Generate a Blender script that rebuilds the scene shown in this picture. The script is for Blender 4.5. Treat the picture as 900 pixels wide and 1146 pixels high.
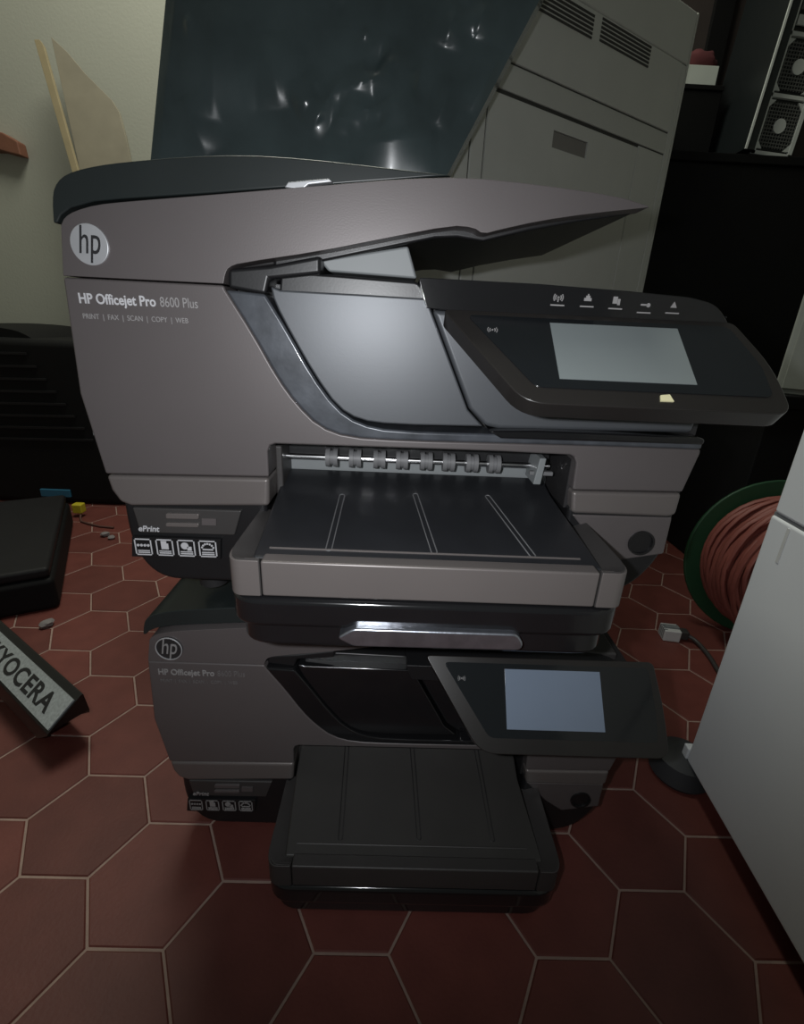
import bpy, bmesh, math, random
from mathutils import Vector, Matrix, noise

for o in list(bpy.data.objects):
    bpy.data.objects.remove(o, do_unlink=True)
SC = bpy.context.scene
COL = SC.collection
random.seed(7)

# ------------------------------------------------------------------ camera
CAM = Vector((-0.0197, -0.47041, 0.57217))
RX = Vector((0.999056, -0.005229, 0.043129))
UP = Vector((-0.03824, 0.365322, 0.930095))
FW = Vector((0.020619, 0.930866, -0.364777))
FPX = 542.98
cam_d = bpy.data.cameras.new('camera')
cam_d.sensor_fit = 'VERTICAL'
cam_d.sensor_height = 36.0
cam_d.lens = 36.0 * FPX / 1146.0
cam_d.clip_start = 0.01
cam = bpy.data.objects.new('camera', cam_d)
COL.objects.link(cam)
M = Matrix.Identity(4)
for i in range(3):
    M[i][0], M[i][1], M[i][2], M[i][3] = RX[i], UP[i], -FW[i], CAM[i]
cam.matrix_world = M
SC.camera = cam

# ------------------------------------------------------------------ light
world = bpy.data.worlds.new('dim_room')
SC.world = world
world.use_nodes = True
world.node_tree.nodes['Background'].inputs[0].default_value = (0.80, 0.86, 0.80, 1)
world.node_tree.nodes['Background'].inputs[1].default_value = 0.07

fl = bpy.data.lights.new('phone_flash', 'SPOT')        # the phone's own flash, a few cm left of the lens
fl.energy = 6.2
fl.color = (0.95, 0.97, 1.0)
fl.shadow_soft_size = 0.006
fl.spot_size = math.radians(118)
fl.spot_blend = 0.9
flo = bpy.data.objects.new('phone_flash', fl)
COL.objects.link(flo)
flo.location = CAM + RX * -0.042 + UP * 0.012 - FW * 0.004
aim = FW + UP * 0.12
flo.rotation_euler = aim.to_track_quat('-Z', 'Y').to_euler()

lp = bpy.data.lights.new('room_lamp', 'AREA')          # weak ceiling lamp of the room
lp.energy = 22
lp.color = (1.0, 1.0, 0.86)
lp.size = 0.7
lpo = bpy.data.objects.new('room_lamp', lp)
COL.objects.link(lpo)
lpo.location = (-0.35, 0.72, 2.35)

vs = SC.view_settings
vs.view_transform = 'Standard'
vs.look = 'None'
vs.exposure = 0.0
vs.gamma = 1.0
vs.use_curve_mapping = False

# ------------------------------------------------------------------ helpers
def ray(u, v):
    return FW + RX * ((u - 450) / FPX) - UP * ((v - 573) / FPX)
def at_y(u, v, Y):
    d = ray(u, v); return CAM + d * ((Y - CAM.y) / d.y)
def at_z(u, v, Z):
    d = ray(u, v); return CAM + d * ((Z - CAM.z) / d.z)

MATS = {}
def mat(name, col, rough=0.5, metal=0.0, var=0.08, scale=40.0, bump=0.0, bscale=300.0, emit=None, coat=0.0, spec=0.5, alpha=1.0, trans=0.0):
    if name in MATS: return MATS[name]
    m = bpy.data.materials.new(name); m.use_nodes = True
    nt = m.node_tree; b = nt.nodes['Principled BSDF']
    b.inputs['Roughness'].default_value = rough
    b.inputs['Metallic'].default_value = metal
    b.inputs['Coat Weight'].default_value = coat
    b.inputs['Coat Roughness'].default_value = 0.08
    b.inputs['Specular IOR Level'].default_value = spec
    tc = nt.nodes.new('ShaderNodeTexCoord')
    nz = nt.nodes.new('ShaderNodeTexNoise'); nz.inputs['Scale'].default_value = scale; nz.inputs['Detail'].default_value = 6
    nt.links.new(tc.outputs['Object'], nz.inputs['Vector'])
    mx = nt.nodes.new('ShaderNodeMix'); mx.data_type = 'RGBA'
    mx.inputs[6].default_value = (*[c * (1 - var) for c in col], 1)
    mx.inputs[7].default_value = (*[min(1, c * (1 + var)) for c in col], 1)
    nt.links.new(nz.outputs['Fac'], mx.inputs[0])
    nt.links.new(mx.outputs[2], b.inputs['Base Color'])
    if bump:
        n2 = nt.nodes.new('ShaderNodeTexNoise'); n2.inputs['Scale'].default_value = bscale; n2.inputs['Detail'].default_value = 4
        nt.links.new(tc.outputs['Object'], n2.inputs['Vector'])
        bp = nt.nodes.new('ShaderNodeBump'); bp.inputs['Strength'].default_value = bump; bp.inputs['Distance'].default_value = 0.002
        nt.links.new(n2.outputs['Fac'], bp.inputs['Height'])
        nt.links.new(bp.outputs['Normal'], b.inputs['Normal'])
    if emit:
        b.inputs['Emission Color'].default_value = (*emit[0], 1)
        b.inputs['Emission Strength'].default_value = emit[1]
    MATS[name] = m
    return m

def smooth(me, ang=35):
    me.polygons.foreach_set('use_smooth', [True] * len(me.polygons))
    me.set_sharp_from_angle(angle=math.radians(ang))
    me.update()

def link(name, me, m, parent=None, bevel=0.0, seg=3, ang=35, bang=30):
    if not me.materials: me.materials.append(m)
    smooth(me, ang)
    o = bpy.data.objects.new(name, me)
    COL.objects.link(o)
    if parent: o.parent = parent
    if bevel:
        bv = o.modifiers.new('bevel', 'BEVEL'); bv.width = bevel; bv.segments = seg
        bv.limit_method = 'ANGLE'; bv.angle_limit = math.radians(bang); bv.harden_normals = True
    return o

def from_bm(name, bm, m, parent=None, **k):
    bmesh.ops.recalc_face_normals(bm, faces=bm.faces)
    me = bpy.data.meshes.new(name); bm.to_mesh(me); bm.free()
    return link(name, me, m, parent, **k)

def add_box(bm, lo, hi):
    vs_ = [bm.verts.new((x, y, z)) for x in (lo[0], hi[0]) for y in (lo[1], hi[1]) for z in (lo[2], hi[2])]
    for f in ((0, 1, 3, 2), (4, 6, 7, 5), (0, 4, 5, 1), (2, 3, 7, 6), (0, 2, 6, 4), (1, 5, 7, 3)):
        bm.faces.new([vs_[i] for i in f])

def box(name, lo, hi, m, parent=None, bevel=0.0, seg=3):
    bm = bmesh.new(); add_box(bm, lo, hi)
    return from_bm(name, bm, m, parent, bevel=bevel, seg=seg)

def add_prism(bm, A, B):
    """closed solid between two matching rings of 3D points"""
    a = [bm.verts.new(p) for p in A]; b = [bm.verts.new(p) for p in B]
    n = len(a)
    bm.faces.new(a); bm.faces.new(b[::-1])
    for i in range(n):
        j = (i + 1) % n
        bm.faces.new((a[i], b[i], b[j], a[j]))

def prism(name, A, B, m, parent=None, **k):
    bm = bmesh.new(); add_prism(bm, A, B)
    return from_bm(name, bm, m, parent, **k)

def prism_y(name, pts, y0, y1, m, parent=None, **k):      # (x,z) outline pushed along y
    return prism(name, [(x, y0, z) for x, z in pts], [(x, y1, z) for x, z in pts], m, parent, **k)
def prism_z(name, pts, z0, z1, m, parent=None, **k):      # (x,y) outline pushed along z
    return prism(name, [(x, y, z0) for x, y in pts], [(x, y, z1) for x, y in pts], m, parent, **k)

def rounded(pts, rad, seg=6):
    """round polygon corners; rad scalar or list"""
    out = []; n = len(pts)
    for i in range(n):
        r = rad[i] if isinstance(rad, (list, tuple)) else rad
        p = Vector(pts[i]); a = Vector(pts[i - 1]) - p; b = Vector(pts[(i + 1) % n]) - p
        if r <= 0: out.append(tuple(p)); continue
        ra = min(r, a.length * .48); rb = min(r, b.length * .48)
        s = p + a.normalized() * ra; e = p + b.normalized() * rb
        for k in range(seg + 1):
            t = k / seg
            q = s * (1 - t) ** 2 + p * 2 * t * (1 - t) + e * t * t
            out.append(tuple(q))
    return out

def curve_pts(pts, n=2):
    """open chaikin"""
    P = [Vector(p) for p in pts]
    for _ in range(n):
        Q = [P[0]]
        for a, b in zip(P, P[1:]):
            Q += [a * .75 + b * .25, a * .25 + b * .75]
        Q.append(P[-1]); P = Q
    return [tuple(p) for p in P]

def add_cyl(bm, p0, p1, r0, r1=None, n=16):
    p0 = Vector(p0); p1 = Vector(p1); r1 = r0 if r1 is None else r1
    d = (p1 - p0).normalized()
    s = d.orthogonal().normalized(); t = d.cross(s)
    A = [p0 + (s * math.cos(2 * math.pi * k / n) + t * math.sin(2 * math.pi * k / n)) * r0 for k in range(n)]
    B = [p1 + (s * math.cos(2 * math.pi * k / n) + t * math.sin(2 * math.pi * k / n)) * r1 for k in range(n)]
    add_prism(bm, A, B)

def cyl(name, p0, p1, r0, m, parent=None, r1=None, n=24, **k):
    bm = bmesh.new(); add_cyl(bm, p0, p1, r0, r1, n)
    return from_bm(name, bm, m, parent, **k)

def add_tube(bm, pts, r, n=8):
    P = [Vector(p) for p in pts]; rings = []
    nrm = None
    for i, p in enumerate(P):
        d = (P[min(i + 1, len(P) - 1)] - P[max(i - 1, 0)]).normalized()
        if nrm is None: nrm = d.orthogonal().normalized()
        nrm = (nrm - d * nrm.dot(d)).normalized()
        t = d.cross(nrm)
        rings.append([bm.verts.new(p + (nrm * math.cos(2 * math.pi * k / n) + t * math.sin(2 * math.pi * k / n)) * r) for k in range(n)])
    for a, b in zip(rings, rings[1:]):
        for k in range(n):
            j = (k + 1) % n
            bm.faces.new((a[k], a[j], b[j], b[k]))
    bm.faces.new(rings[0][::-1]); bm.faces.new(rings[-1])

def tube(name, pts, r, m, parent=None, n=8):
    bm = bmesh.new(); add_tube(bm, pts, r, n)
    return from_bm(name, bm, m, parent, ang=60)

def lettering(name, text, size, m, parent, loc, rot=(math.pi / 2, 0, 0), shear=0.0, sx=1.0, align='LEFT', bold=0.0, space=1.0, depth=0.0003):
    cu = bpy.data.curves.new(name, 'FONT'); cu.body = text; cu.size = size; cu.shear = shear
    cu.align_x = align; cu.extrude = depth; cu.offset = bold; cu.space_character = space; cu.resolution_u = 4
    tmp = bpy.data.objects.new(name, cu); COL.objects.link(tmp)
    dg = bpy.context.evaluated_depsgraph_get(); dg.update()
    me = bpy.data.meshes.new_from_object(tmp.evaluated_get(dg))
    bpy.data.objects.remove(tmp, do_unlink=True)
    me.materials.clear()
    o = link(name, me, m, parent)
    o.location = loc; o.rotation_euler = rot; o.scale = (sx, 1, 1)
    return o

def thing(name, label, cat, loc=(0, 0, 0), rotz=0.0, group=None):
    o = bpy.data.objects.new(name, None); COL.objects.link(o)
    o.empty_display_size = 0.05
    o.location = loc; o.rotation_euler = (0, 0, rotz)
    return tag(o, label, cat, group)
def tag(o, label, cat, group=None):
    o['label'] = label; o['category'] = cat
    if group: o['group'] = group
    return o
def struct(o):
    o['kind'] = 'structure'; return o

# ------------------------------------------------------------------ materials
BRONZE = mat('bronze_plastic', (0.128, 0.114, 0.114), 0.42, 0.25, 0.07, 14, 0.03, 900)
BRONZE2 = mat('bronze_band_lit', (0.17, 0.152, 0.146), 0.36, 0.3, 0.06, 14)  # lighter copy of the bronze; shading of the rounded band put into colour
BLACK = mat('black_plastic', (0.012, 0.012, 0.013), 0.38, 0, 0.15, 30, 0.02, 600)
MATTE = mat('matte_black_plastic', (0.022, 0.021, 0.022), 0.55, 0, 0.15, 30, 0.05, 900)
GLOSS = mat('glossy_black_plastic', (0.010, 0.010, 0.011), 0.13, 0, 0.15, 30, 0.015, 160, coat=0.4)
SMUDGE = mat('smudged_gloss_strip', (0.075, 0.082, 0.095), 0.30, 0.2, 0.75, 48, 0.08, 90, coat=0.4)
DOOR = mat('grey_satin_plastic', (0.088, 0.094, 0.103), 0.42, 0.25, 0.10, 10, 0.03, 1200)
INNER = mat('pale_grey_plastic', (0.22, 0.235, 0.24), 0.5, 0, 0.08, 20)
DARKG = mat('dark_grey_plastic', (0.048, 0.045, 0.044), 0.45, 0, 0.1, 30, 0.02, 700)
CHROME = mat('brushed_chrome', (0.55, 0.56, 0.58), 0.38, 0.45, 0.12, 60)
STEEL = mat('steel_rod', (0.75, 0.75, 0.76), 0.22, 1.0, 0.05, 60)
RUBBER = mat('roller_grey', (0.16, 0.16, 0.165), 0.5, 0, 0.1, 60)
PALE = mat('pale_print', (0.55, 0.55, 0.57), 0.5)
PALED = mat('dull_print', (0.30, 0.29, 0.29), 0.5)
INK = mat('dark_print', (0.02, 0.02, 0.022), 0.5)
WHITEP = mat('white_plastic', (0.66, 0.67, 0.66), 0.4)
SCREEN = mat('lcd_grey', (0.22, 0.25, 0.255), 0.25, 0, 0.04, 30, coat=0.3)
SCREENB = mat('lcd_blue_grey', (0.20, 0.25, 0.33), 0.25, 0, 0.04, 30, coat=0.3)

# ------------------------------------------------------------------ floor with hexagonal tiles
A = 0.0725; X0 = 5.59
TILE = bpy.data.materials.new('terracotta_tile'); TILE.use_nodes = True
nt = TILE.node_tree; b = nt.nodes['Principled BSDF']
oi = nt.nodes.new('ShaderNodeObjectInfo'); ge = nt.nodes.new('ShaderNodeNewGeometry')
nz = nt.nodes.new('ShaderNodeTexNoise'); nz.inputs['Scale'].default_value = 26; nz.inputs['Detail'].default_value = 8
nt.links.new(ge.outputs['Position'], nz.inputs['Vector'])
mx = nt.nodes.new('ShaderNodeMix'); mx.data_type = 'RGBA'
mx.inputs[6].default_value = (0.112, 0.028, 0.022, 1); mx.inputs[7].default_value = (0.190, 0.053, 0.041, 1)
nt.links.new(nz.outputs['Fac'], mx.inputs[0])
hs = nt.nodes.new('ShaderNodeHueSaturation')
mr = nt.nodes.new('ShaderNodeMapRange'); mr.inputs[3].default_value = 0.82; mr.inputs[4].default_value = 1.16
nt.links.new(oi.outputs['Random'], mr.inputs[0]); nt.links.new(mr.outputs[0], hs.inputs['Value'])
nt.links.new(mx.outputs[2], hs.inputs['Color']); nt.links.new(hs.outputs[0], b.inputs['Base Color'])
b.inputs['Roughness'].default_value = 0.55
n2 = nt.nodes.new('ShaderNodeTexNoise'); n2.inputs['Scale'].default_value = 240
nt.links.new(ge.outputs['Position'], n2.inputs['Vector'])
bp = nt.nodes.new('ShaderNodeBump'); bp.inputs['Strength'].default_value = 0.12; bp.inputs['Distance'].default_value = 0.002
nt.links.new(n2.outputs['Fac'], bp.inputs['Height']); nt.links.new(bp.outputs[0], b.inputs['Normal'])
GROUT = mat('pinkish_grout', (0.36, 0.255, 0.215), 0.85, 0, 0.3, 60, 0.2, 400)

floor = struct(box('floor', (-1.9, -1.3, -0.05), (1.9, 1.45, -0.0012), GROUT))
def hex_bm(bm, cx, cy, r):
    rings = []
    for rr, z in ((r, -0.006), (r, -0.0012), (r - 0.0016, 0.0)):
        rings.append([bm.verts.new((cx + rr * math.cos(math.radians(60 * k)), cy + rr * math.sin(math.radians(60 * k)), z)) for k in range(6)])
    for p, q in zip(rings, rings[1:]):
        for k in range(6): bm.faces.new((p[k], p[(k + 1) % 6], q[(k + 1) % 6], q[k]))
    bm.faces.new(rings[2])
bm = bmesh.new(); hex_bm(bm, 0, 0, A - 0.0014)
hexm = bpy.data.meshes.new('tile'); bm.to_mesh(hexm); bm.free(); hexm.materials.append(TILE)
cand = []
for i in range(-14, 22):
    for j in range(-20, 24):
        kx = 1 + 3 * i; ky = 1 + (i % 2) + 2 * j
        x = (kx * .5 - X0) * A; y = ky * math.sqrt(3) / 2 * A
        if not (-1.82 < x < 1.82 and -1.22 < y < 1.37): continue
        d = Vector((x, y, 0)) - CAM; z = d.dot(FW)
        vis = z > 0.12
        if vis:
            uu = 450 + FPX * d.dot(RX) / z; vv = 573 - FPX * d.dot(UP) / z
            vis = -90 < uu < 990 and vv < 1300
        cand.append((0 if vis else 1, d.length, x, y))
cand.sort()
rest = bmesh.new(); nrest = 0
for k, (nv, dl, x, y) in enumerate(cand):
    if nv == 0 and k < 290:
        o = bpy.data.objects.new('tile', hexm); COL.objects.link(o)
        o.location = (x, y, 0); o.parent = floor
        o.rotation_euler = (random.uniform(-.002, .002), random.uniform(-.002, .002), 0)
    else:
        hex_bm(rest, x, y, A - 0.0014); nrest += 1
if nrest:
    ro = from_bm('tiles_around', rest, TILE, floor); ro['kind'] = 'stuff'

# ------------------------------------------------------------------ walls
WALL = mat('grey_green_plaster', (0.47, 0.475, 0.41), 0.9, 0, 0.07, 3.0, 0.25, 120)
struct(box('wall_back', (-1.9, 1.40, 0), (1.9, 1.45, 2.6), WALL))
struct(box('wall_right', (1.85, -1.3, 0), (1.9, 1.40, 2.6), WALL))
struct(box('wall_left', (-1.9, -1.3, 0), (-1.85, 1.40, 2.6), WALL))

# ------------------------------------------------------------------ the two printers
UO = Vector((-0.012, -0.075, 0.335))       # upper printer: front face plane, centre, base
LO = Vector((-0.005, -0.068, 0.0))
def up(u, v, y=0.0):
    """photo pixel on the upper printer's front plane (shifted y back) to local x,z"""
    p = at_y(u, v, UO.y + y) - UO
    return (p.x, p.z)

def make_printer(label, loc, upper, zm, panel_z, panel_ang, lcd):  # lower printer gets darker material copies; its weaker light is put into colour
    T = thing('inkjet_printer', label, 'printer', loc, 0.0, 'stacked printers')
    def tr(pts, y=0.0): return [(x, zm(z)) for x, z in (up(u, v, y) for u, v in pts)]
    def Z(lst): return [(x, zm(z)) for x, z in lst]
    # ---- base
    bp = rounded([(-.243, .092), (-.243, .035), (-.222, 0.004), (.212, 0.004), (.243, .045), (.243, .092), (.148, .092), (.148, .058), (-.118, .058), (-.118, .092)], [0, .03, .02, .03, .05, 0, 0, 0, 0, 0])
    base = prism_y('base', bp, 0.004, 0.385, BLACK, T, bevel=.004)
    for fx in (-.19, .19):
        for fy in (.05, .34):
            cyl('foot', (fx, fy, 0.0 if not upper else -.0225), (fx, fy, .006), .014, MATTE, T)
    # ---- core: solid body with a cavity for the paper exit
    bm = bmesh.new()
    xl, xr = -.250, .248
    zt = zm(.252)
    add_box(bm, (xl, .012, .088), (-.116, .39, zt))
    add_box(bm, (.146, .012, .088), (xr, .39, zt))
    add_box(bm, (-.116, .085, .05), (.146, .39, zt))
    add_box(bm, (-.116, .030, zm(.132)), (.146, .085, zt))
    from_bm('body_core', bm, MATTE, T)
    # ---- lower bronze panel wraps recess and exit slot
    outer_bezel = curve_pts([(252, 324), (283, 373), (311, 423), (332, 452), (357, 477), (389, 489), (450, 493), (560, 496), (700, 500), (785, 503)], 1)
    pl = [(70, 310), (160, 314.5), (250, 319)] + outer_bezel + [(784, 508), (764, 551), (641, 548.5), (645, 518), (643, 512), (638, 509.5), (560, 505.5), (308, 497), (302, 499), (300, 505), (301, 534), (118, 530.5), (89, 440)]
    fl_ = tr(pl)
    prism_y('front_panel', fl_, 0.0, 0.03, BRONZE, T, bevel=.0018, seg=2)
    # ---- rounded band under it, left and right of the tray
    prism_y('lower_band', tr([(118, 532), (301, 535.5), (301, 567), (147, 567), (134, 562), (124, 549)]), 0.0, .05, BRONZE2, T, bevel=.0035, seg=4)
    prism_y('lower_band', tr([(641, 550), (764, 552.5), (757, 577), (748, 579), (640, 575)]), 0.0, .05, BRONZE2, T, bevel=.0035, seg=4)
    # ---- dark strip with grip bars and icons under the band
    st = prism_y('label_strip', tr([(147, 568.5), (270, 572), (262, 600), (156, 597)]), .001, .02, DARKG, T, bevel=.0015)
    for (a, b_, c, d) in ((186, 574, 223, 580), (186, 584.5, 223, 589)):
        prism_y('grip_bar', rounded(tr([(a, b_), (c, b_ + .8), (c, d + .8), (a, d)]), .002), -.0012, .002, BRONZE2 if upper else BRONZE, st, bevel=.0006)
    prism_y('embossed_mark', tr([(226, 580), (242, 580.5), (242, 588), (226, 587.5)]), -.0003, .002, BRONZE, st)
    x, z = tr([(155, 594)])[0]
    lettering('printed_word', 'ePrint', .0075, PALE if upper else PALED, st, (x, -.0002, z), shear=.2, bold=.00015)
    prism_y('right_strip', tr([(641, 577), (755, 580.5), (745, 622), (690, 630), (668, 612)]), .003, .02, BRONZE, T, bevel=.002)
    cx_, cz_ = tr([(719, 609)])[0]
    bm = bmesh.new()
    n = 28
    for (r0, r1, y0, y1) in ((.0118, .0100, .0010, .0010),):
        ro_ = [bm.verts.new((cx_ + r0 * math.cos(6.2832 * k / n), y0, cz_ + r0 * math.sin(6.2832 * k / n))) for k in range(n)]
        ri = [bm.verts.new((cx_ + r1 * math.cos(6.2832 * k / n), y1, cz_ + r1 * math.sin(6.2832 * k / n))) for k in range(n)]
        rd = [bm.verts.new((cx_ + r1 * .98 * math.cos(6.2832 * k / n), .0028, cz_ + r1 * .98 * math.sin(6.2832 * k / n))) for k in range(n)]
        rb = [bm.verts.new((cx_ + r0 * math.cos(6.2832 * k / n), .004, cz_ + r0 * math.sin(6.2832 * k / n))) for k in range(n)]
        for k in range(n):
            j = (k + 1) % n
            bm.faces.new((ro_[k], ro_[j], ri[j], ri[k])); bm.faces.new((ri[k], ri[j], rd[j], rd[k])); bm.faces.new((rb[k], rb[j], ro_[j], ro_[k]))
        bm.faces.new(rd)
    from_bm('round_port', bm, BLACK, T)
    # feature icons
    lab = prism_y('icon_plate', tr([(148, 600.5), (247, 603.5), (247, 625.5), (148, 622.5)]), -.0006, .006, BLACK, T, bevel=.0003)
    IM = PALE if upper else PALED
    for k, (u0, v0) in enumerate(((150, 602), (174, 602.8), (198, 603.6), (222, 604.4))):
        (x0, z1), (x1, z0) = tr([(u0, v0), (u0 + 22, v0 + 19)])
        w = x1 - x0; h = z1 - z0; yb = -.0010
        bm = bmesh.new()
        def R(fx0, fz0, fx1, fz1):
            add_box(bm, (x0 + fx0 * w, yb, z0 + fz0 * h), (x0 + fx1 * w, yb + .0006, z0 + fz1 * h))
        t = .07
        R(0, 0, 1, t); R(0, 1 - t, 1, 1); R(0, 0, t, 1); R(1 - t, 0, 1, 1)
        R(.15, .13, .85, .2); R(.15, .25, .85, .31)
        def D(fx, fz, r):
            add_cyl(bm, (x0 + fx * w, yb, z0 + fz * h), (x0 + fx * w, yb + .0006, z0 + fz * h), r * w, n=12)
        if k == 0:
            for q in range(4): D(.2 + .2 * q, .6, .085)
        elif k == 1:
            R(.3, .4, .62, .9); R(.62, .4, .72, .75)
        elif k == 2:
            D(.42, .64, .22); R(.55, .36, .8, .6)
        else:
            for q in range(7):
                th = math.pi * (.12 + .76 * q / 6)
                D(.5 + .34 * math.cos(th), .45 + .36 * math.sin(th), .06)
            R(.2, .42, .8, .5)
        from_bm('feature_icon', bm, IM, lab)
    # ---- upper fascia of the document feeder
    top_edge = curve_pts([(68, 252), (72, 243), (83, 236), (107, 229), (140, 225.5), (240, 217.5), (382, 205.5), (453, 200), (520, 198), (600, 206), (690, 219), (726, 230.5)], 1)
    low_edge = curve_pts([(727, 232), (660, 239), (605, 247), (560, 257), (541, 262), (530, 254.5), (505, 252.5), (430, 267), (357, 281.5), (268, 294.5), (256, 299), (252, 306), (250, 317.5)], 1)
    fas = tr(top_edge + low_edge + [(160, 313), (70.5, 308.5)])
    prism_y('feeder_fascia', fas, 0.0, 0.022, BRONZE, T, bevel=.002, seg=2)
    # document tray behind the fascia (dark wedge that rises to the right)
    trayp = tr([(300, 300), (357, 289), (489, 262), (515, 261), (545, 266), (600, 253), (660, 242), (722, 233), (690, 221), (600, 209), (520, 201), (453, 203), (382, 209), (300, 215)])
    tray = prism_y('document_tray', trayp, .018, .262, BLACK, T, bevel=.002)
    # feeder housing on the left under the hump
    prism_y('feeder_housing', tr([(70.5, 308), (69, 256), (85, 240), (140, 229), (300, 215), (300, 293), (262, 298), (254, 306), (252, 317)]), .02, .36, MATTE, T, bevel=.002)
    # black top cover (hump)
    hump = tr(curve_pts([(61.5, 250), (60, 225), (62, 210), (70, 199), (84, 192), (110, 186), (140, 182), (207, 176), (273, 174), (340, 178), (420, 187), (505, 197)], 1) + [(453, 201), (382, 206.5), (313, 211), (240, 216.5), (140, 223), (107, 226), (81, 233), (70, 241), (66, 250)], .008)
    prism_y('feeder_cover', hump, .006, .35, mat('feeder_cover_black', (.020, .025, .025), .33, 0, .15, 20), T, bevel=.011, seg=6)
    prism_y('cover_latch', tr([(318, 209), (322, 203), (368, 199), (372, 203), (345, 206), (338, 212)]), .001, .012, CHROME if upper else DARKG, T, bevel=.0008)
    # exit ramp and throat between feeder and scanner lid
    A_ = [(p[0], .022, p[1]) for p in tr([(357, 291), (457, 275), (467, 312), (368, 304)], .022)]
    B_ = [(p[0], .20, p[1]) for p in tr([(357, 291), (457, 275), (467, 312), (368, 304)], .022)]
    prism('exit_ramp', A_, B_, INNER, T, bevel=.002)
    prism_y('throat_block', tr([(253, 300), (300, 296), (358, 285), (358, 306), (300, 312), (296, 330), (253, 322)]), .004, .12, BLACK, T, bevel=.003)
    prism_y('throat_ledge', rounded(tr([(310, 303), (340, 304), (372, 306), (468, 314), (484, 333), (484, 345), (308, 331)]), .003), .012, .10, BLACK, T, bevel=.006, seg=4)
    # ---- recess bezel: smudged strip
    inner = curve_pts([(297, 329), (322, 370), (350, 420), (376, 456), (402, 474), (439, 482), (560, 486), (700, 489), (787, 491)], 1)
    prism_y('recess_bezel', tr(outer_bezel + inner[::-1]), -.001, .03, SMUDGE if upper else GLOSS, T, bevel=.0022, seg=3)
    # deep back of the recess
    prism_y('recess_back', tr([(254, 322)] + outer_bezel + [(800, 440), (815, 375), (480, 340), (300, 315)]), .028, .05, BLACK, T)
    # door of the recess, bulging
    door = curve_pts([(302, 320), (306, 338), (326, 376), (352, 421), (377, 456), (402, 471), (440, 476), (541, 478)], 1) + [(524, 459), (482, 345), (480, 334), (400, 329), (313, 324.5)]
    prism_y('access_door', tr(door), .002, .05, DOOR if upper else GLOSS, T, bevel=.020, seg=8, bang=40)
    dr = [(484, 346), (526, 459), (545, 479), (560, 482), (780, 487), (810, 390), (820, 376)]
    prism_y('panel_backing', tr(dr), .006, .05, DOOR if upper else GLOSS, T, bevel=.004, seg=3)
    prism_y('bezel_foot', tr([(545, 481), (600, 481), (780, 488), (787, 491), (785, 497), (560, 490)]), -.004, .03, GLOSS, T, bevel=.002)
    # ---- scanner bed rim with five printed symbols
    rim = rounded(tr([(477, 345), (468, 311), (600, 318), (700, 326), (770, 333), (800, 341), (819, 376), (650, 362)]), [0, .003, 0, 0, .005, .01, .004, 0])
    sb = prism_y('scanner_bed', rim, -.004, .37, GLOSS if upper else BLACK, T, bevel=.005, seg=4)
    box('scanner_lid', (-.10, .03, zm(.252)), (.236, .37, zm(.264)), DARKG, T, bevel=.003)
    for k, (u, v) in enumerate(((625, 333), (658, 334.5), (690, 337), (722, 341.5), (754, 342))):
        x, z = tr([(u, v)], -.004)[0]
        bm = bmesh.new(); yb = -.0046; s = .0030
        def R(a, c, b2, d): add_box(bm, (x + a * s, yb, z + c * s), (x + b2 * s, yb + .0008, z + d * s))
        if k == 0:
            add_cyl(bm, (x, yb, z), (x, yb + .0008, z), s * .28, n=10)
            for q in (.7, 1.15):
                for sg in (-1, 1):
                    for th in (-.6, -.3, 0, .3, .6):
                        add_cyl(bm, (x + sg * s * q * math.cos(th), yb, z + s * q * math.sin(th)), (x + sg * s * q * math.cos(th), yb + .0008, z + s * q * math.sin(th)), s * .16, n=6)
            R(-.12, -1, .12, 0)
        elif k == 1:
            R(-.9, -.5, .9, .2); R(-.5, .2, .5, .7); R(-.15, .7, .15, 1.1)
        elif k == 2:
            R(-.9, -.6, .2, 1.0); R(.3, -.9, .9, .5)
        elif k == 3:
            R(-1.1, -.15, .4, .25); add_cyl(bm, (x + .8 * s, yb, z), (x + .8 * s, yb + .0008, z), s * .5, n=10)
        else:
            add_prism(bm, [(x - .8 * s, yb, z - .5 * s), (x + .8 * s, yb, z - .5 * s), (x, yb, z + .9 * s)], [(x - .8 * s, yb + .0008, z - .5 * s), (x + .8 * s, yb + .0008, z - .5 * s), (x, yb + .0008, z + .9 * s)])
        R(-1.7, -1.9, 1.7, -1.6)
        from_bm('rim_symbol', bm, PALED, sb)
    # ---- emblem and lettering
    cx_, cz_ = tr([(101, 274)])[0]
    em = cyl('emblem', (cx_, .002, cz_), (cx_, -.0015, cz_), .0135, CHROME if upper else MATTE, T, n=40, bevel=.0006)
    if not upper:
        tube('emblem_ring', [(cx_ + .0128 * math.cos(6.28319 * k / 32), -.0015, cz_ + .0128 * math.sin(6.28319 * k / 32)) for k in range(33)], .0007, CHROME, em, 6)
    lettering('emblem_letters', 'hp', .0205, INK if upper else mat('shade_dimmed_print', (.27, .26, .26), .5), em, (cx_ - .0004, -.0017, cz_ - .0058), shear=.30, sx=.80, align='CENTER').scale = (.80, 1.28, 1)
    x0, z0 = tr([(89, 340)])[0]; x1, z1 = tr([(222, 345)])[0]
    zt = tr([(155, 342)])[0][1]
    PM = PALE if upper else mat('shade_dimmed_print', (.27, .26, .26), .5)  # lower print dimmed in colour for the weaker light down there
    a = lettering('model_lettering', 'HP Officejet Pro', .0098, PM, T, (x0, -.0002, zt), bold=.00022)
    w = max(v.co.x for v in a.data.vertices)
    s = (x1 - x0) / (w + .036)
    a.scale = (s, 1, 1)
    b2 = lettering('model_lettering', '8600 Plus', .0098, PALED if upper else mat('shade_dimmed_dull_print', (.145, .135, .135), .5), T, (x0 + w * s + .003, -.0002, zt))
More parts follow.
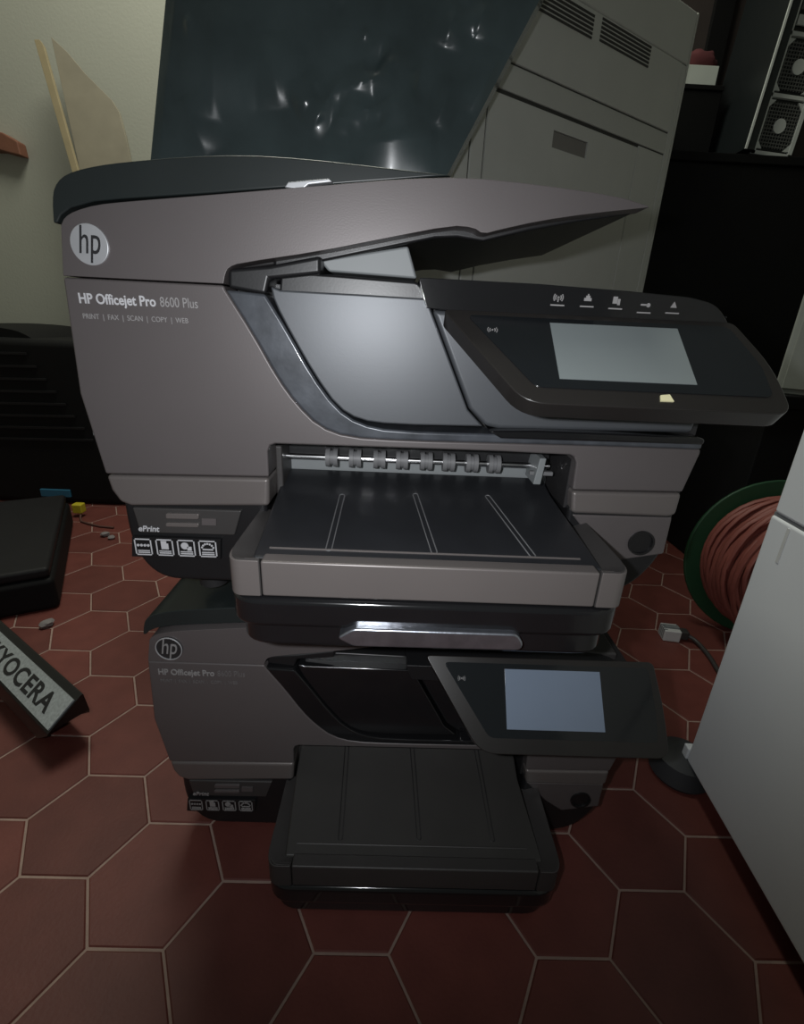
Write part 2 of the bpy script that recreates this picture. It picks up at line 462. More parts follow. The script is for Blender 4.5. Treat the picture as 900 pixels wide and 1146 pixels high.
    wb = max(v.co.x for v in b2.data.vertices); b2.scale = ((x1 - x0 - w * s - .003) / wb, 1, 1)
    x0, z0 = tr([(93, 355)])[0]; x1, _ = tr([(211, 360)])[0]; zt = tr([(150, 359)])[0][1]
    c = lettering('function_lettering', 'PRINT  |  FAX  |  SCAN  |  COPY  |  WEB', .0052, PALED if upper else mat('shade_dimmed_dull_print', (.145, .135, .135), .5), T, (x0, -.0002, zt))
    wc = max(v.co.x for v in c.data.vertices); c.scale = ((x1 - x0) / wc, 1, 1)
    # ---- paper exit: shaft, rollers, bracket
    def xyz(u, v, y):
        p = up(u, v, y); return (p[0], y, zm(p[1]))
    ys = .05
    s0 = xyz(312, 509.5, ys); s1 = xyz(612, 521.5, ys)
    zsh = (s0[2] + s1[2]) / 2
    sh = cyl('roller_shaft', (-.112, ys, zsh), (.14, ys, zsh), .0028, STEEL, T, n=12)
    for u in (372, 398, 425, 450, 477, 502, 528, 553):
        x = xyz(u, 515, ys)[0]
        bm = bmesh.new()
        add_cyl(bm, (x - .0056, ys, zsh), (x - .0016, ys, zsh), .0088, n=20)
        add_cyl(bm, (x - .0016, ys, zsh), (x + .0016, ys, zsh), .0070, n=20)
        add_cyl(bm, (x + .0016, ys, zsh), (x + .0056, ys, zsh), .0088, n=20)
        from_bm('roller', bm, RUBBER, T)
    box('shaft_rail', (-.113, .060, zsh - .004), (.142, .066, zsh + .012), BLACK, T)
    box('exit_wall', (-.115, .066, .060), (.145, .084, zsh - .004), INNER if upper else BLACK, T, bevel=.003)
    q0 = xyz(606, 516, .03)
    prism('shaft_bracket', [(q0[0] - .002, .028, q0[2] + .003), (q0[0] + .004, .028, q0[2] + .003), (q0[0] + .002, .028, q0[2] - .022), (q0[0] - .005, .028, q0[2] - .022)],
          [(q0[0] - .002, .06, q0[2] + .003), (q0[0] + .004, .06, q0[2] + .003), (q0[0] + .002, .06, q0[2] - .022), (q0[0] - .005, .06, q0[2] - .022)], INNER, T, bevel=.001)
    box('side_wall', (-.1145, .028, .07), (-.108, .084, zm(.130)), DARKG, T, bevel=.002)
    box('guide_lever', (.118, .034, .110), (.140, .039, .114), RUBBER, T, bevel=.001)
    # ---- paper tray
    TL, TR_, TF = -.124, .166, -.089
    outl = rounded([(TL, .01), (TL, TF), (TR_, TF), (TR_, .01)], [0, .026, .026, 0], 8)
    inset = lambda d, rr: rounded([(TL + d, .01), (TL + d, TF + d), (TR_ - d, TF + d), (TR_ - d, .01)], [0, rr, rr, 0], 8)
    tb = prism_z('paper_tray', inset(.003, .026), .002, .024, GLOSS, T, bevel=.004, seg=3)
    prism_z('tray_lip', inset(-.0022, .026), .0215, .0462, GLOSS, T, bevel=.005, seg=4)
    hx0, hx1 = up(378, 715, TF)[0], up(583, 718, TF)[0]
    hz = .0185
    hp = rounded([(hx0, hz), (hx0 + .012, hz + .0085), (hx1 - .006, hz + .0085), (hx1, hz), (hx1 - .002, hz - .006), (hx0 + .012, hz - .007)], .004)
    if upper:
        prism_y('tray_handle', hp, TF - .008, TF + .012, mat('worn_grip_painted_sheen', (.50, .53, .60), .30, .95, .35, 90, .10, 160), T, bevel=.006, seg=8)  # dark plastic grip; its bright flash reflection is put into the pale colour
    # rim in three pieces: front face and two rounded corners that run back along the sides
    fz0, fz1 = .0475, .0775
    fx0, fx1 = TL + .024, TR_ - .022
    fr = BRONZE2 if upper else DARKG  # lower tray front darkened in colour, as less flash reaches it
    box('tray_front', (fx0 + .0006, TF - .0005, fz0), (fx1 - .0006, TF + .013, fz1 - .0015), fr, T, bevel=.0018)
    def corner(sgn):
        X = TL if sgn < 0 else TR_
        fx = fx0 if sgn < 0 else fx1
        wd = .020
        ring = rounded([(X, .012), (X, TF), (fx, TF)], [0, .026, 0], 8)
        inn = rounded([(fx, TF + .014), (X - sgn * wd, TF + .016), (X - sgn * wd, .012)], [0, .012, 0], 6)
        pts = ring + inn
        bm = bmesh.new()
        n_ = len(pts)
        lo = [bm.verts.new((x, y, fz0)) for x, y in pts]
        hi = []
        for i, (x, y) in enumerate(pts):
            side = i >= len(ring)
            hi.append(bm.verts.new((x, y, fz1 - (.007 if side else 0))))
        bm.faces.new(lo)
        for i in range(n_):
            j = (i + 1) % n_
            bm.faces.new((lo[i], lo[j], hi[j], hi[i]))
        bm.faces.new(hi)
        bmesh.ops.triangulate(bm, faces=[f for f in bm.faces if len(f.verts) > 8])
        from_bm('tray_rim', bm, DARKG, T, bevel=.0012, seg=2)
    corner(-1); corner(1)
    for sgn in (-1, 1):
        X = TL if sgn < 0 else TR_
        fx = fx0 if sgn < 0 else fx1
        o1 = rounded([(X + sgn * .0008, -.050), (X + sgn * .0008, TF - .0008), (fx + sgn * .0006, TF - .0008)], [0, .026, 0], 8)
        i1 = rounded([(fx + sgn * .0006, TF + .004), (X - sgn * .004, TF + .004), (X - sgn * .004, -.050)], [0, .022, 0], 8)
        prism_z('tray_corner', o1 + i1, fz0, fz1 - .0012, fr, T, bevel=.0008, seg=2)
    # output floor
    fy0, fy1 = TF + .011, .066
    za, zb = .0735, .099
    prof_f = [(fy0, za), (.03, .0925), (fy1 - .001, zb)] if upper else [(fy0, za), (.0, .0935), (.035, .106), (fy1 - .001, .121)]
    def fz(y):
        for (ya_, z0_), (yb_, z1_) in zip(prof_f, prof_f[1:]):
            if y <= yb_ or yb_ == prof_f[-1][0]: return z0_ + (z1_ - z0_) * (y - ya_) / (yb_ - ya_)
    bm = bmesh.new(); rows = []
    for (y_, z_) in prof_f:
        xl_ = TL + (.016 if y_ < 0 else .0125); xr_ = TR_ - (.016 if y_ < 0 else .026)
        rows.append([bm.verts.new((xl_, y_, z_)), bm.verts.new((xr_, y_, z_)), bm.verts.new((xr_, y_, .048)), bm.verts.new((xl_, y_, .048))])
    for p_, q_ in zip(rows, rows[1:]):
        for k in range(4): bm.faces.new((p_[k], p_[(k + 1) % 4], q_[(k + 1) % 4], q_[k]))
    bm.faces.new(rows[0]); bm.faces.new(rows[-1][::-1])
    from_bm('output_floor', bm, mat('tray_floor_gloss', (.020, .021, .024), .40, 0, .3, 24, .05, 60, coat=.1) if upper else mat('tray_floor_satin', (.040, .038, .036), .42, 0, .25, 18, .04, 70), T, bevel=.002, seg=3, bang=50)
    # raised front ledge line and the guide ribs in the floor
    tube('floor_edge', [(TL + .026, TF + .022, fz(TF + .022) + .0003), (TR_ - .030, TF + .022, fz(TF + .022) + .0003)], .0009, BRONZE2 if upper else DARKG, T, 6)
    for (a, b_) in (((383, 555), (368, 615)), ((465, 554), (486, 618)), ((546, 556), (596, 622))):
        def onf(u, v):
            z_ = za
            for _ in range(20):
                h_ = at_z(u, v, UO.z + z_) - UO; z_ += (fz(max(fy0, min(h_.y, fy1))) - z_) * .5 if upper else 0
            return h_
        p = onf(*a); q = onf(*b_)
        d = (q - p); d.z = 0; d.normalize(); nn = Vector((-d.y, d.x, 0)); hw = .0022
        zz = za + .0004
        loop = []
        for k in range(7):
            th = math.pi * k / 6
            loop.append((q.x + (nn.x * math.cos(th) + d.x * math.sin(th)) * hw, q.y + (nn.y * math.cos(th) + d.y * math.sin(th)) * hw, fz(q.y + (nn.y * math.cos(th) + d.y * math.sin(th)) * hw) + .0003))
        for k in range(7):
            th = math.pi * k / 6
            loop.append((p.x - (nn.x * math.cos(th) + d.x * math.sin(th)) * hw, p.y - (nn.y * math.cos(th) + d.y * math.sin(th)) * hw, fz(p.y - (nn.y * math.cos(th) + d.y * math.sin(th)) * hw) + .0003))
        loop.append(loop[0])
        tube('guide_rib', loop, .0005, RUBBER if upper else MATTE, T, 5)
    # ---- tilted control panel
    P = bpy.data.objects.new('control_panel_hinge', None)
    ca, sa = math.cos(panel_ang), math.sin(panel_ang)      # angle from vertical
    top = Vector((0, -.004, panel_z))
    du = Vector((0, -sa, -ca)); dn = Vector((0, -ca, sa))  # down the panel, out of the panel
    bpy.data.objects.remove(P)
    def pp(x, s, t): 
        q = top + du * s + dn * t; return (x, q.y, q.z)
    H = .088
    PX = .244 if upper else .254
    out = rounded([(.024, 0), (PX, 0), (.259, .045), (.258, H), (.077, H)], [.006, .006, .02, .012, .016], 6)
    cp = prism('control_panel', [pp(x, s, 0) for x, s in out], [pp(x, s, -.014) for x, s in out], mat('panel_housing', (.020, .018, .017), .3, 0, .1, 30, coat=.2), T, bevel=.003, seg=3)
    gl = rounded([(.042, .006), (PX - .006, .006), (.250, .045), (.249, H - .014), (.086, H - .014)], .006, 5)
    g = prism('panel_glass', [pp(x, s, .0006) for x, s in gl], [pp(x, s, -.004) for x, s in gl], mat('black_glass', (.010, .012, .014), .12, 0, .1, coat=.5), cp)
    lc = [(.103, .011), (.198, .011), (.198, .066), (.103, .066)]
    prism('touch_screen', [pp(x, s, .0010) for x, s in lc], [pp(x, s, -.002) for x, s in lc], lcd, cp)
    bm = bmesh.new(); s = .0022
    def dotp(x, ss, r): add_cyl(bm, pp(x, ss, .0006), pp(x, ss, .0010), r, n=8)
    wx, ws = .060, .021
    dotp(wx, ws, .0007)
    for q in (.9, 1.6):
        for sg in (-1, 1):
            for th in (-.6, -.2, .2, .6): dotp(wx + sg * s * q * math.cos(th), ws + s * q * math.sin(th), .0004)
    add_box(bm, (0, 0, 0), (0.00001, 0.00001, 0.00001)) if False else None
    from_bm('wireless_symbol', bm, PALED, cp)
    if upper:
        sq = [(.170, H - .011), (.1765, H - .012), (.178, H - .006), (.169, H - .006)]
        prism('tiny_cream_patch', [pp(x, s_, .0010) for x, s_ in sq], [pp(x, s_, -.001) for x, s_ in sq], mat('cream_patch', (.85, .80, .50), .5), cp)  # small cream patch on the panel bezel
        # side latch that peeks past the left edge
        prism_y('side_catch', tr([(95, 430), (101, 428), (108, 486), (104, 488)], .03), .03, .05, INNER, T, bevel=.001)
    return T

ident = lambda z: z
def lower_map(z):
    if z < .10: return z
    if z < .256: return .10 + (z - .10) * (.141 / .156)
    return .241 + (z - .256) * .80
make_printer('pewter-grey multifunction printer stacked on top of its twin coloured darker for weaker light, chrome round emblem', UO, True, ident, .2475, math.radians(50), SCREEN)
make_printer('twin multifunction printer, coloured darker for weaker light, standing on the red tiles beneath the upper printer', LO, False, lower_map, .2640, math.radians(40), SCREENB)

# ------------------------------------------------------------------ beige office copier behind
CP = Vector((.651, 1.0, 0)); CL = Vector((-.836, -.549, 0)).normalized(); CN = Vector((.549, -.836, 0)).normalized()
CGREY = mat('copier_beige', (.60, .61, .57), .6, 0, .06, 12, .06, 500)
CGREY2 = mat('copier_beige_dim', (.56, .57, .53), .6, 0, .06, 12, .06, 500)
CDARK = mat('copier_gap', (.045, .045, .042), .7)
cop = thing('office_copier', 'tall beige office copier with vents and a grip recess, behind the stacked printers', 'copier', (CP + CL * .4 - CN * .25))
def cpt(s, z, d):     # s from right edge leftwards, d out of the face
    q = CP + CL * s + CN * d - cop.location; return (q.x, q.y, q.z + z)
def cbox(name, s0, s1, z0, z1, d0, d1, m, parent=cop, **k):
    A_ = [cpt(s0, z0, d1), cpt(s1, z0, d1), cpt(s1, z1, d1), cpt(s0, z1, d1)]
    B_ = [cpt(s0, z0, d0), cpt(s1, z0, d0), cpt(s1, z1, d0), cpt(s0, z1, d0)]
    return prism(name, A_, B_, m, parent, **k)
cbox('body', 0.004, .79, 0, 1.265, -.50, -.004, CDARK)
cbox('side_cover', 0.0, .006, 0, 1.269, -.50, .0, CGREY2)
cbox('top_panel', .028, .79, 1.036, 1.171, -.006, .0, CGREY, bevel=.002)
cbox('crown_panel', 0.006, .79, 1.1725, 1.269, -.006, .0, CGREY, bevel=.003)
cbox('right_column', 0.006, .0265, 0.05, 1.171, -.006, -.001, CGREY, bevel=.002)
cbox('rail', .028, .66, .9915, 1.0325, -.006, -.001, CGREY2, bevel=.001)
cbox('corner_panel', .028, .136, .10, .9885, -.006, -.001, CGREY, bevel=.002)
cbox('left_column', .6225, .655, .10, 1.031, -.006, -.0005, CGREY, bevel=.002)
cbox('end_column', .6585, .79, .10, 1.031, -.006, -.0005, CGREY, bevel=.002)
dz0, dz1 = .10, .983
door = thing  # (name reuse avoided below)
bmd = bmesh.new()
def cb(bm_, s0, s1, z0, z1, d0, d1):
    add_prism(bm_, [cpt(s0, z0, d1), cpt(s1, z0, d1), cpt(s1, z1, d1), cpt(s0, z1, d1)], [cpt(s0, z0, d0), cpt(s1, z0, d0), cpt(s1, z1, d0), cpt(s0, z1, d0)])
cb(bmd, .140, .322, dz0, dz1, -.006, 0); cb(bmd, .435, .6195, dz0, dz1, -.006, 0)
cb(bmd, .322, .435, .958, dz1, -.006, 0); cb(bmd, .322, .435, dz0, .928, -.006, 0)
dr = from_bm('front_door', bmd, CGREY, cop)
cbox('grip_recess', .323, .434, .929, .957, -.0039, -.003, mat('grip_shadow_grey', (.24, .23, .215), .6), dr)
for k in range(6):
    cbox('vent_slat', .36, .52, 1.1250 + .0068 * k, 1.1288 + .0068 * k, -.001, .0012, CDARK, cop)
for k in range(6):
    cbox('vent_slat', .158, .335, 1.1290 + .0068 * k, 1.1328 + .0068 * k, -.001, .0012, CDARK, cop)

# ------------------------------------------------------------------ dark plastic bag over a tall carton
BAG = mat('dark_teal_plastic_sheet', (.080, .112, .120), .25, 0, .6, 11, .03, 60, coat=.3)
def bag():
    Y = .385
    c00 = at_y(168, 185, Y); c10 = at_y(500, 197, Y); c01 = at_y(186, -6, Y); c11 = at_y(607, -6, Y)
    # straight edges continued down to the floor and a little higher
    def corner(a, b, z):
        t = (z - a.z) / (b.z - a.z); return a + (b - a) * t
    NX, NZ = 190, 300
    rg = random.Random(11)
    FOLDS = []
    def fold(u0, v0, u1, v1, wd, am):
        a_ = at_y(u0, v0, Y - .01); b_ = at_y(u1, v1, Y - .01); d_ = b_ - a_; l_ = math.hypot(d_.x, d_.z)
        FOLDS.append(((a_.x + b_.x) / 2, (a_.z + b_.z) / 2, d_.x / l_, d_.z / l_, l_ * .62, wd, am))
    for f_ in ((378, 99, 434, 82, .026, .0100), (384, 112, 422, 124, .016, .0062), (374, 128, 406, 134, .018, .007), (428, 64, 466, 80, .034, .0125), (424, 114, 466, 104, .034, .0125),
               (348, 142, 378, 90, .018, .008), (330, 118, 352, 104, .03, .010), (490, 136, 506, 88, .022, .007), (534, 34, 546, 0, .024, .009), (500, 44, 512, 4, .03, .010),
               (300, 40, 310, 110, .05, .009), (240, 10, 236, 120, .06, .011), (205, 110, 225, 165, .04, .008), (560, 60, 535, 120, .03, .008), (400, 160, 480, 150, .05, .012)):
        fold(*f_)
    for _ in range(9):
        u_ = rg.uniform(190, 560); v_ = rg.uniform(5, 175); an = rg.gauss(1.5, .5); l_ = rg.uniform(12, 45)
        fold(u_, v_, u_ + l_ * math.cos(an), v_ - l_ * math.sin(an), rg.uniform(.006, .02), rg.uniform(.002, .006) * rg.choice((-1, 1)))
    zt, zb = 1.10, 0.0
    bm = bmesh.new(); grid = []
    for j in range(NZ + 1):
        z = zb + (zt - zb) * j / NZ
        l = corner(c00, c01, max(z, .62)); r_ = corner(c10, c11, max(z, .62))
        l = Vector((l.x, Y, z)); r_ = Vector((r_.x, Y, z))
        row = []
        for i in range(NX + 1):
            t = i / NX
            p = l.lerp(r_, t)
            q = Vector((p.x * 5, z * 5, 0))
            w = noise.noise(q * .7) * .016 + noise.noise(Vector((p.x * 22, z * 5, 4))) * .0018
            for (fx, fz_, dx, dz, ln, wd, am) in FOLDS:
                ux, uz = p.x - fx, z - fz_
                al = ux * dx + uz * dz; ac = abs(ux * dz - uz * dx)
                if ac < wd and abs(al) < ln: w += am * (1 - ac / wd) * (1 - (al / ln) ** 2)
            edge = min(t, 1 - t) * NX
            row.append(bm.verts.new((p.x, Y - w * min(1, edge / 6), z)))
        grid.append(row)
    for j in range(NZ):
        for i in range(NX):
            bm.faces.new((grid[j][i], grid[j][i + 1], grid[j + 1][i + 1], grid[j + 1][i]))
    # back and sides: give it the depth of the carton inside
    D = .13
    bk = [[bm.verts.new((grid[j][i].co.x, Y + D, grid[j][i].co.z)) for i in (0, NX)] for j in range(NZ + 1)]
    for j in range(NZ):
        bm.faces.new((grid[j][0], grid[j + 1][0], bk[j + 1][0], bk[j][0]))
        bm.faces.new((grid[j][NX], bk[j][1], bk[j + 1][1], grid[j + 1][NX]))
        bm.faces.new((bk[j][0], bk[j + 1][0], bk[j + 1][1], bk[j][1]))
    bm.faces.new([grid[NZ][i] for i in range(NX + 1)] + [bk[NZ][1], bk[NZ][0]])
    bm.faces.new([grid[0][i] for i in range(NX, -1, -1)] + [bk[0][0], bk[0][1]])
    return from_bm('plastic_wrapped_carton', bm, BAG, None, ang=28)
tag(bag(), 'tall carton wrapped in crinkled dark teal plastic sheet behind the stacked printers', 'wrapped carton')

# ------------------------------------------------------------------ things on the left
BLK = mat('black_device_plastic', (.006, .006, .0065), .7, 0, .2, 20, spec=.25)
BLK2 = mat('black_rib_plastic', (.013, .0125, .014), .6, 0, .2, 20, spec=.3)
A1 = thing('black_machine', 'large black machine with horizontal ribs, against the back wall under the boards', 'machine', (-1.25, 1.12, 0))
def lb(lo, hi, org): return tuple(a - b for a, b in zip(lo, org)), tuple(a - b for a, b in zip(hi, org))
og = (-1.25, 1.12, 0)
box('body', *lb((-1.75, .95, 0), (-.70, 1.33, .484), og), BLK, A1, bevel=.02)
prism_y('rounded_hood', [(x - og[0], z) for x, z in curve_pts([(-1.50, .47), (-1.45, .505), (-1.25, .515), (-1.10, .508), (-1.055, .49), (-1.04, .475)], 2)], .98 - og[1], 1.30 - og[1], BLK, A1, bevel=.006)
for k in range(8):
    z = .43 - k * .034
    prism('rib', [(-.42 + .02 * k + .31 * 0 - .0, -.176, z + .004), (.20 + .02 * k, -.176, z + .018), (.20 + .02 * k, -.176, z + .012), (-.42 + .02 * k, -.176, z - .002)],
          [(-.42 + .02 * k, -.165, z + .004), (.20 + .02 * k, -.165, z + .018), (.20 + .02 * k, -.165, z + .012), (-.42 + .02 * k, -.165, z - .002)], BLK2, A1)
# lower black case in front of it, with a blue strip
q = at_y(62, 552, .945)
box('blue_strip', (q.x - 1.25 * -1 - .045, -.1765, q.z - .012), (q.x + 1.25 + .045, -.165, q.z + .012), mat('blue_tape', (.03, .16, .27), .5), A1, bevel=.002)
B1 = thing('black_case', 'low black case on the tiles beside the toner cartridge', 'case', (-.90, .49, 0), math.radians(28.9))
box('body', (-.30, -.20, 0), (.135, .28, .070), BLK, B1, bevel=.012)
box('lid', (-.295, -.195, .070), (.130, .275, .092), BLK2, B1, bevel=.008)
box('catch', (-.02, -.206, .05), (.04, -.195, .085), BLK2, B1, bevel=.003)
# thin cable with a yellow plug
q = at_z(88, 567, .03)
yc = thing('cable_with_yellow_plug', 'thin dark cable with a small yellow plug on the tiles', 'cable', (q.x, q.y, 0))
box('plug', (-.014, -.012, .012), (.014, .012, .040), mat('yellow_plug', (.55, .46, .03), .45), yc, bevel=.004)
tube('wire', [(0.004, 0, .014), (.012, -.02, .004), (.03, -.045, .0035), (.06, -.06, .0035), (.10, -.075, .0035), (.14, -.08, .0035)], .0028, mat('brown_wire', (.12, .06, .05), .5), yc)
for (u, v, s) in ((118, 600, .011), (125, 603, .009), (15, 676, .012)):
    q = at_z(u, v, 0)
    bm = bmesh.new()
    bmesh.ops.create_icosphere(bm, subdivisions=2, radius=s)
    for w in bm.verts:
        w.co *= 1 + .35 * noise.noise(w.co * 160 + Vector((u, 0, 0))); w.co.z *= .55
    mz = min(w.co.z for w in bm.verts)
    for w in bm.verts: w.co.z -= mz
    o = from_bm('paper_scrap', bm, mat('grey_scrap', (.22, .20, .20), .8), None)
    o.location = (q.x, q.y, 0)
    if u < 100: o.location = (-.672, .318, 0)
    tag(o, {118: 'larger crumpled grey scrap near the yellow plug', 125: 'smaller grey scrap beside the larger one near the yellow plug', 15: 'crumpled grey scrap between the black case and the toner cartridge'}[u], 'scrap', 'scraps on the tiles')

# toner cartridge with its printed label
P0 = Vector((-.4363, .0484, .08)); TLn = Vector((-.82132, .57047, 0)).normalized(); TN = Vector((-TLn.y, TLn.x, 0))
if TN.y > 0: TN = -TN
org = Vector((P0.x, P0.y, 0)) + TLn * .2
tn = thing('toner_cartridge', 'black toner cartridge with a pale label, lying slanted on the red tiles', 'toner cartridge', org)
def tp(s, n_, z): 
    q = Vector((P0.x, P0.y, 0)) + TLn * s + TN * n_ - org; return (q.x, q.y, z)
prof = rounded([(-.009, .0858), (.040, .0525), (.044, .028), (.036, 0.001), (-.004, 0.001), (-.014, .035)], [.003, .003, .01, .008, .008, .02], 5)
prism('body', [tp(-.003 + max(0, .050 - b_) * 1.5, a, b_) for a, b_ in prof], [tp(.315, a, b_) for a, b_ in prof], BLACK, tn, bevel=.003)
LABM = mat('speckled_label', (.36, .39, .40), .6, 0, .45, 260)
Sd = Vector((TN.x * math.cos(math.radians(35)), TN.y * math.cos(math.radians(35)), -math.sin(math.radians(35))))
NL = TLn.cross(Sd)
if NL.z < 0: NL = -NL
def lp_(s, w, t):
    q = P0 + TLn * s + Sd * w + NL * t - org; return tuple(q)
box_ = [(0, .0015), (.300, .0015), (.300, .0445), (0, .0445)]
lab = prism('paper_label', [lp_(s, w, .0022) for s, w in box_], [lp_(s, w, -.003) for s, w in box_], LABM, tn)
kt = lettering('label_lettering', 'KYOCERA', .034, INK, lab, (0, 0, 0), rot=(0, 0, 0), bold=.0009, space=1.08, depth=.0002)
# place text: reads along -TLn (towards the near end), up the label = -Sd
Mx = Matrix.Identity(4)
xa = -TLn; ya = -Sd; za_ = xa.cross(ya)
wk = max(v.co.x for v in kt.data.vertices)
pos = P0 + TLn * .232 + Sd * .0345 + NL * .0025 - org
for i in range(3):
    Mx[i][0], Mx[i][1], Mx[i][2], Mx[i][3] = xa[i] * (.205 / wk), ya[i], za_[i], pos[i]
kt.matrix_basis = Mx

# two boards leaning on the wall, and a wooden piece fixed to the wall
WOOD = mat('pale_plywood', (.30, .27, .205), .7, 0, .18, 18, .1, 90)
WOODE = mat('board_edge', (.33, .27, .16), .7, 0, .2, 30)
def board(us, ys, thick, label, m):
    A_ = [at_y(u, v, y) for (u, v), y in zip(us, ys)]
    nrm = (A_[1] - A_[0]).cross(A_[-1] - A_[0]).normalized()
    if nrm.y < 0: nrm = -nrm
    lo = min(p.z for p in A_)
    o = prism('leaning_board', [tuple(p) for p in A_], [tuple(p + nrm * thick) for p in A_], m, None, bevel=.001)
    return tag(o, label, 'board')
def ext(p, q, z):      # continue the line q->p down to height z in pixel-traced 3D
    t = (z - p.z) / (q.z - p.z); return p + (q - p) * t
def board3(tl, tr_list, bl_z, br_px, ytop, ybot, thick, label, m):
    zt_ = at_y(*tl, ytop).z
    def yy(z): return ybot + (ytop - ybot) * (z - .49) / (zt_ - .49)
    def onb(u, v):
        y = ytop
        for _ in range(12):
            p = at_y(u, v, y); y = yy(p.z)
        return at_y(u, v, y)
    top = [onb(*tl)] + [onb(*t) for t in tr_list]
    l2 = onb(*bl_z); r2 = onb(*br_px)
    bl = ext(l2, top[0], .49); br = ext(r2, top[-1], .49)
    ring = top + [br, bl]
    nrm = (top[0] - bl).cross(br - bl).normalized()
    if nrm.y < 0: nrm = -nrm
    o = prism('leaning_board', [tuple(p) for p in ring], [tuple(p + nrm * thick) for p in ring], m, None, bevel=.001)
    tag(o, label, 'board', 'boards leaning on the wall'); return o
board3((57, 41), [(75, 58), (95, 82), (125, 112), (133, 125), (141, 155)], (88, 185), (147, 185), 1.33, 1.17, .012, 'plywood board with a slanted top leaning on the back wall', WOOD)
board3((38, 44), [(44, 44), (48, 50)], (80, 190), (87, 190), 1.31, 1.12, .012, 'narrow board edge-on beside the plywood board with the slanted top', WOODE)
pgm = mat('reddish_wood', (.24, .10, .06), .6, 0, .2, 40)
p0 = at_y(-60, 138, 1.365); p1 = at_y(19, 160, 1.365)
pr_ = [at_y(-60, 132, 1.36), at_y(2, 148, 1.36), at_y(19, 158, 1.36), at_y(23, 174, 1.36), at_y(10, 171, 1.36), at_y(0, 168, 1.36), at_y(-60, 165, 1.36)]
tag(prism('wooden_peg', [tuple(p) for p in pr_], [(p.x, 1.40, p.z) for p in pr_], pgm, None, bevel=.004), 'short reddish brown wooden peg fixed to the grey wall', 'peg')

# ------------------------------------------------------------------ things on the right
RK = mat('black_rack_paint', (.005, .005, .005), .8, 0, .2, 20, spec=.2)
RKB = mat('dark_brown_board', (.040, .030, .026), .8, 0, .2, 14)
ck = thing('black_cabinet', 'wide black cabinet with plain doors under the upright computer chassis', 'cabinet', (1.2, 1.22, 0))
og = (1.2, 1.22, 0)
zr = at_y(835, 173, 1.08).z
box('carcass', *lb((.62, 1.09, 0), (1.80, 1.34, zr - .02), og), RK, ck)
box('top_board', *lb((.615, 1.075, zr - .02), (1.80, 1.345, zr), og), RK, ck, bevel=.002)
for xx in (.625, 1.213):
    box('door', *lb((xx, 1.08, .05), (xx + .583, 1.092, zr - .024), og), RK, ck, bevel=.002)
pa = at_y(801, 0, 1.36).x; pb = at_y(822, 0, 1.36).x
rk = thing('dark_panel', 'dark brown panel added to keep the background dark, with a black upright behind the computer chassis', 'panel', (1.2, 1.385, 0))
box('board', (-.60, -.020, 0), (.6, .012, 2.0), RKB, rk)  # added board hides the back wall, which room light would brighten
box('upright', (pa - 1.2, -.036, 0), (pb - 1.2, -.020, 2.0), RK, rk)
za_ = at_y(790, 96, 1.21).z
o = thing('black_box', 'black box on the black cabinet carrying the small white carton', 'box', (.72, 1.26, zr))
box('body', (-.10, -.055, 0), (pa - .72, .055, za_ - zr - .012), RK, o, bevel=.002)
box('lid', (-.102, -.058, za_ - zr - .012), (pa - .718, .057, za_ - zr), RK, o, bevel=.002)
x0 = at_y(768, 85, 1.215).x; x1 = at_y(803, 85, 1.215).x; zt_ = at_y(790, 73, 1.215).z
o = box('white_carton', (x0 - .05, 1.215, za_), (x1, 1.30, zt_), mat('white_card', (.62, .66, .60), .7), None, bevel=.001)
tag(o, 'small white carton on the black box beside the copier', 'carton')
bm = bmesh.new()
bmesh.ops.create_icosphere(bm, subdivisions=4, radius=1)
for w in bm.verts:
    n_ = 1 + .25 * noise.noise(w.co * 2.1) + .1 * noise.noise(w.co * 5)
    w.co = Vector((w.co.x * .055 * n_, w.co.y * .030, max(w.co.z, -.5) * .030 * n_))
mz = min(w.co.z for w in bm.verts)
for w in bm.verts: w.co.z -= mz
o = from_bm('folded_cloth', bm, mat('dark_red_cloth', (.10, .022, .025), .9), None)
o.location = ((x0 + x1) / 2, 1.258, zt_)
tag(o, 'crumpled dark red cloth on the small white carton', 'cloth')

# perforated metal chassis with two fans
CHW = mat('bare_metal_panel', (.68, .71, .68), .45, .1, .08, 30)
CHD = mat('chassis_dark', (.010, .013, .014), .4)
MESH = mat('fan_guard_grey', (.13, .135, .125), .6, 0, .3, 60)
ys = 1.10
b0 = at_y(838, 172, ys); b1 = at_y(888, 173, ys)
ch = thing('computer_chassis', 'upright metal computer chassis with two fan grilles, standing on the black rack', 'computer', (b0.x, ys, zr + .0085))
lean = math.radians(4)
ch.rotation_euler = (0, lean, 0)
W = .115; HH = .62
box('side_panel', (-.006, -.004, 0), (0.0, .20, HH), CHD, ch)
box('body', (0.0, .004, 0.0), (W, .20, HH), CHD, ch)
for zz in (0.0, .125, .25):
    box('frame_bar', (.001, -.004, zz), (W, .006, zz + .009), CHW, ch, bevel=.0008)
box('frame_post', (.001, -.004, 0), (.014, .006, HH), CHW, ch, bevel=.0008)
box('frame_post', (W - .011, -.004, 0), (W, .006, HH), CHW, ch, bevel=.0008)
box('edge_trim', (-.030, -.030, 0), (-.025, -.026, HH), CHW, ch)
box('drive_bay', (-.0295, -.028, 0), (-.004, .19, HH), CHD, ch)
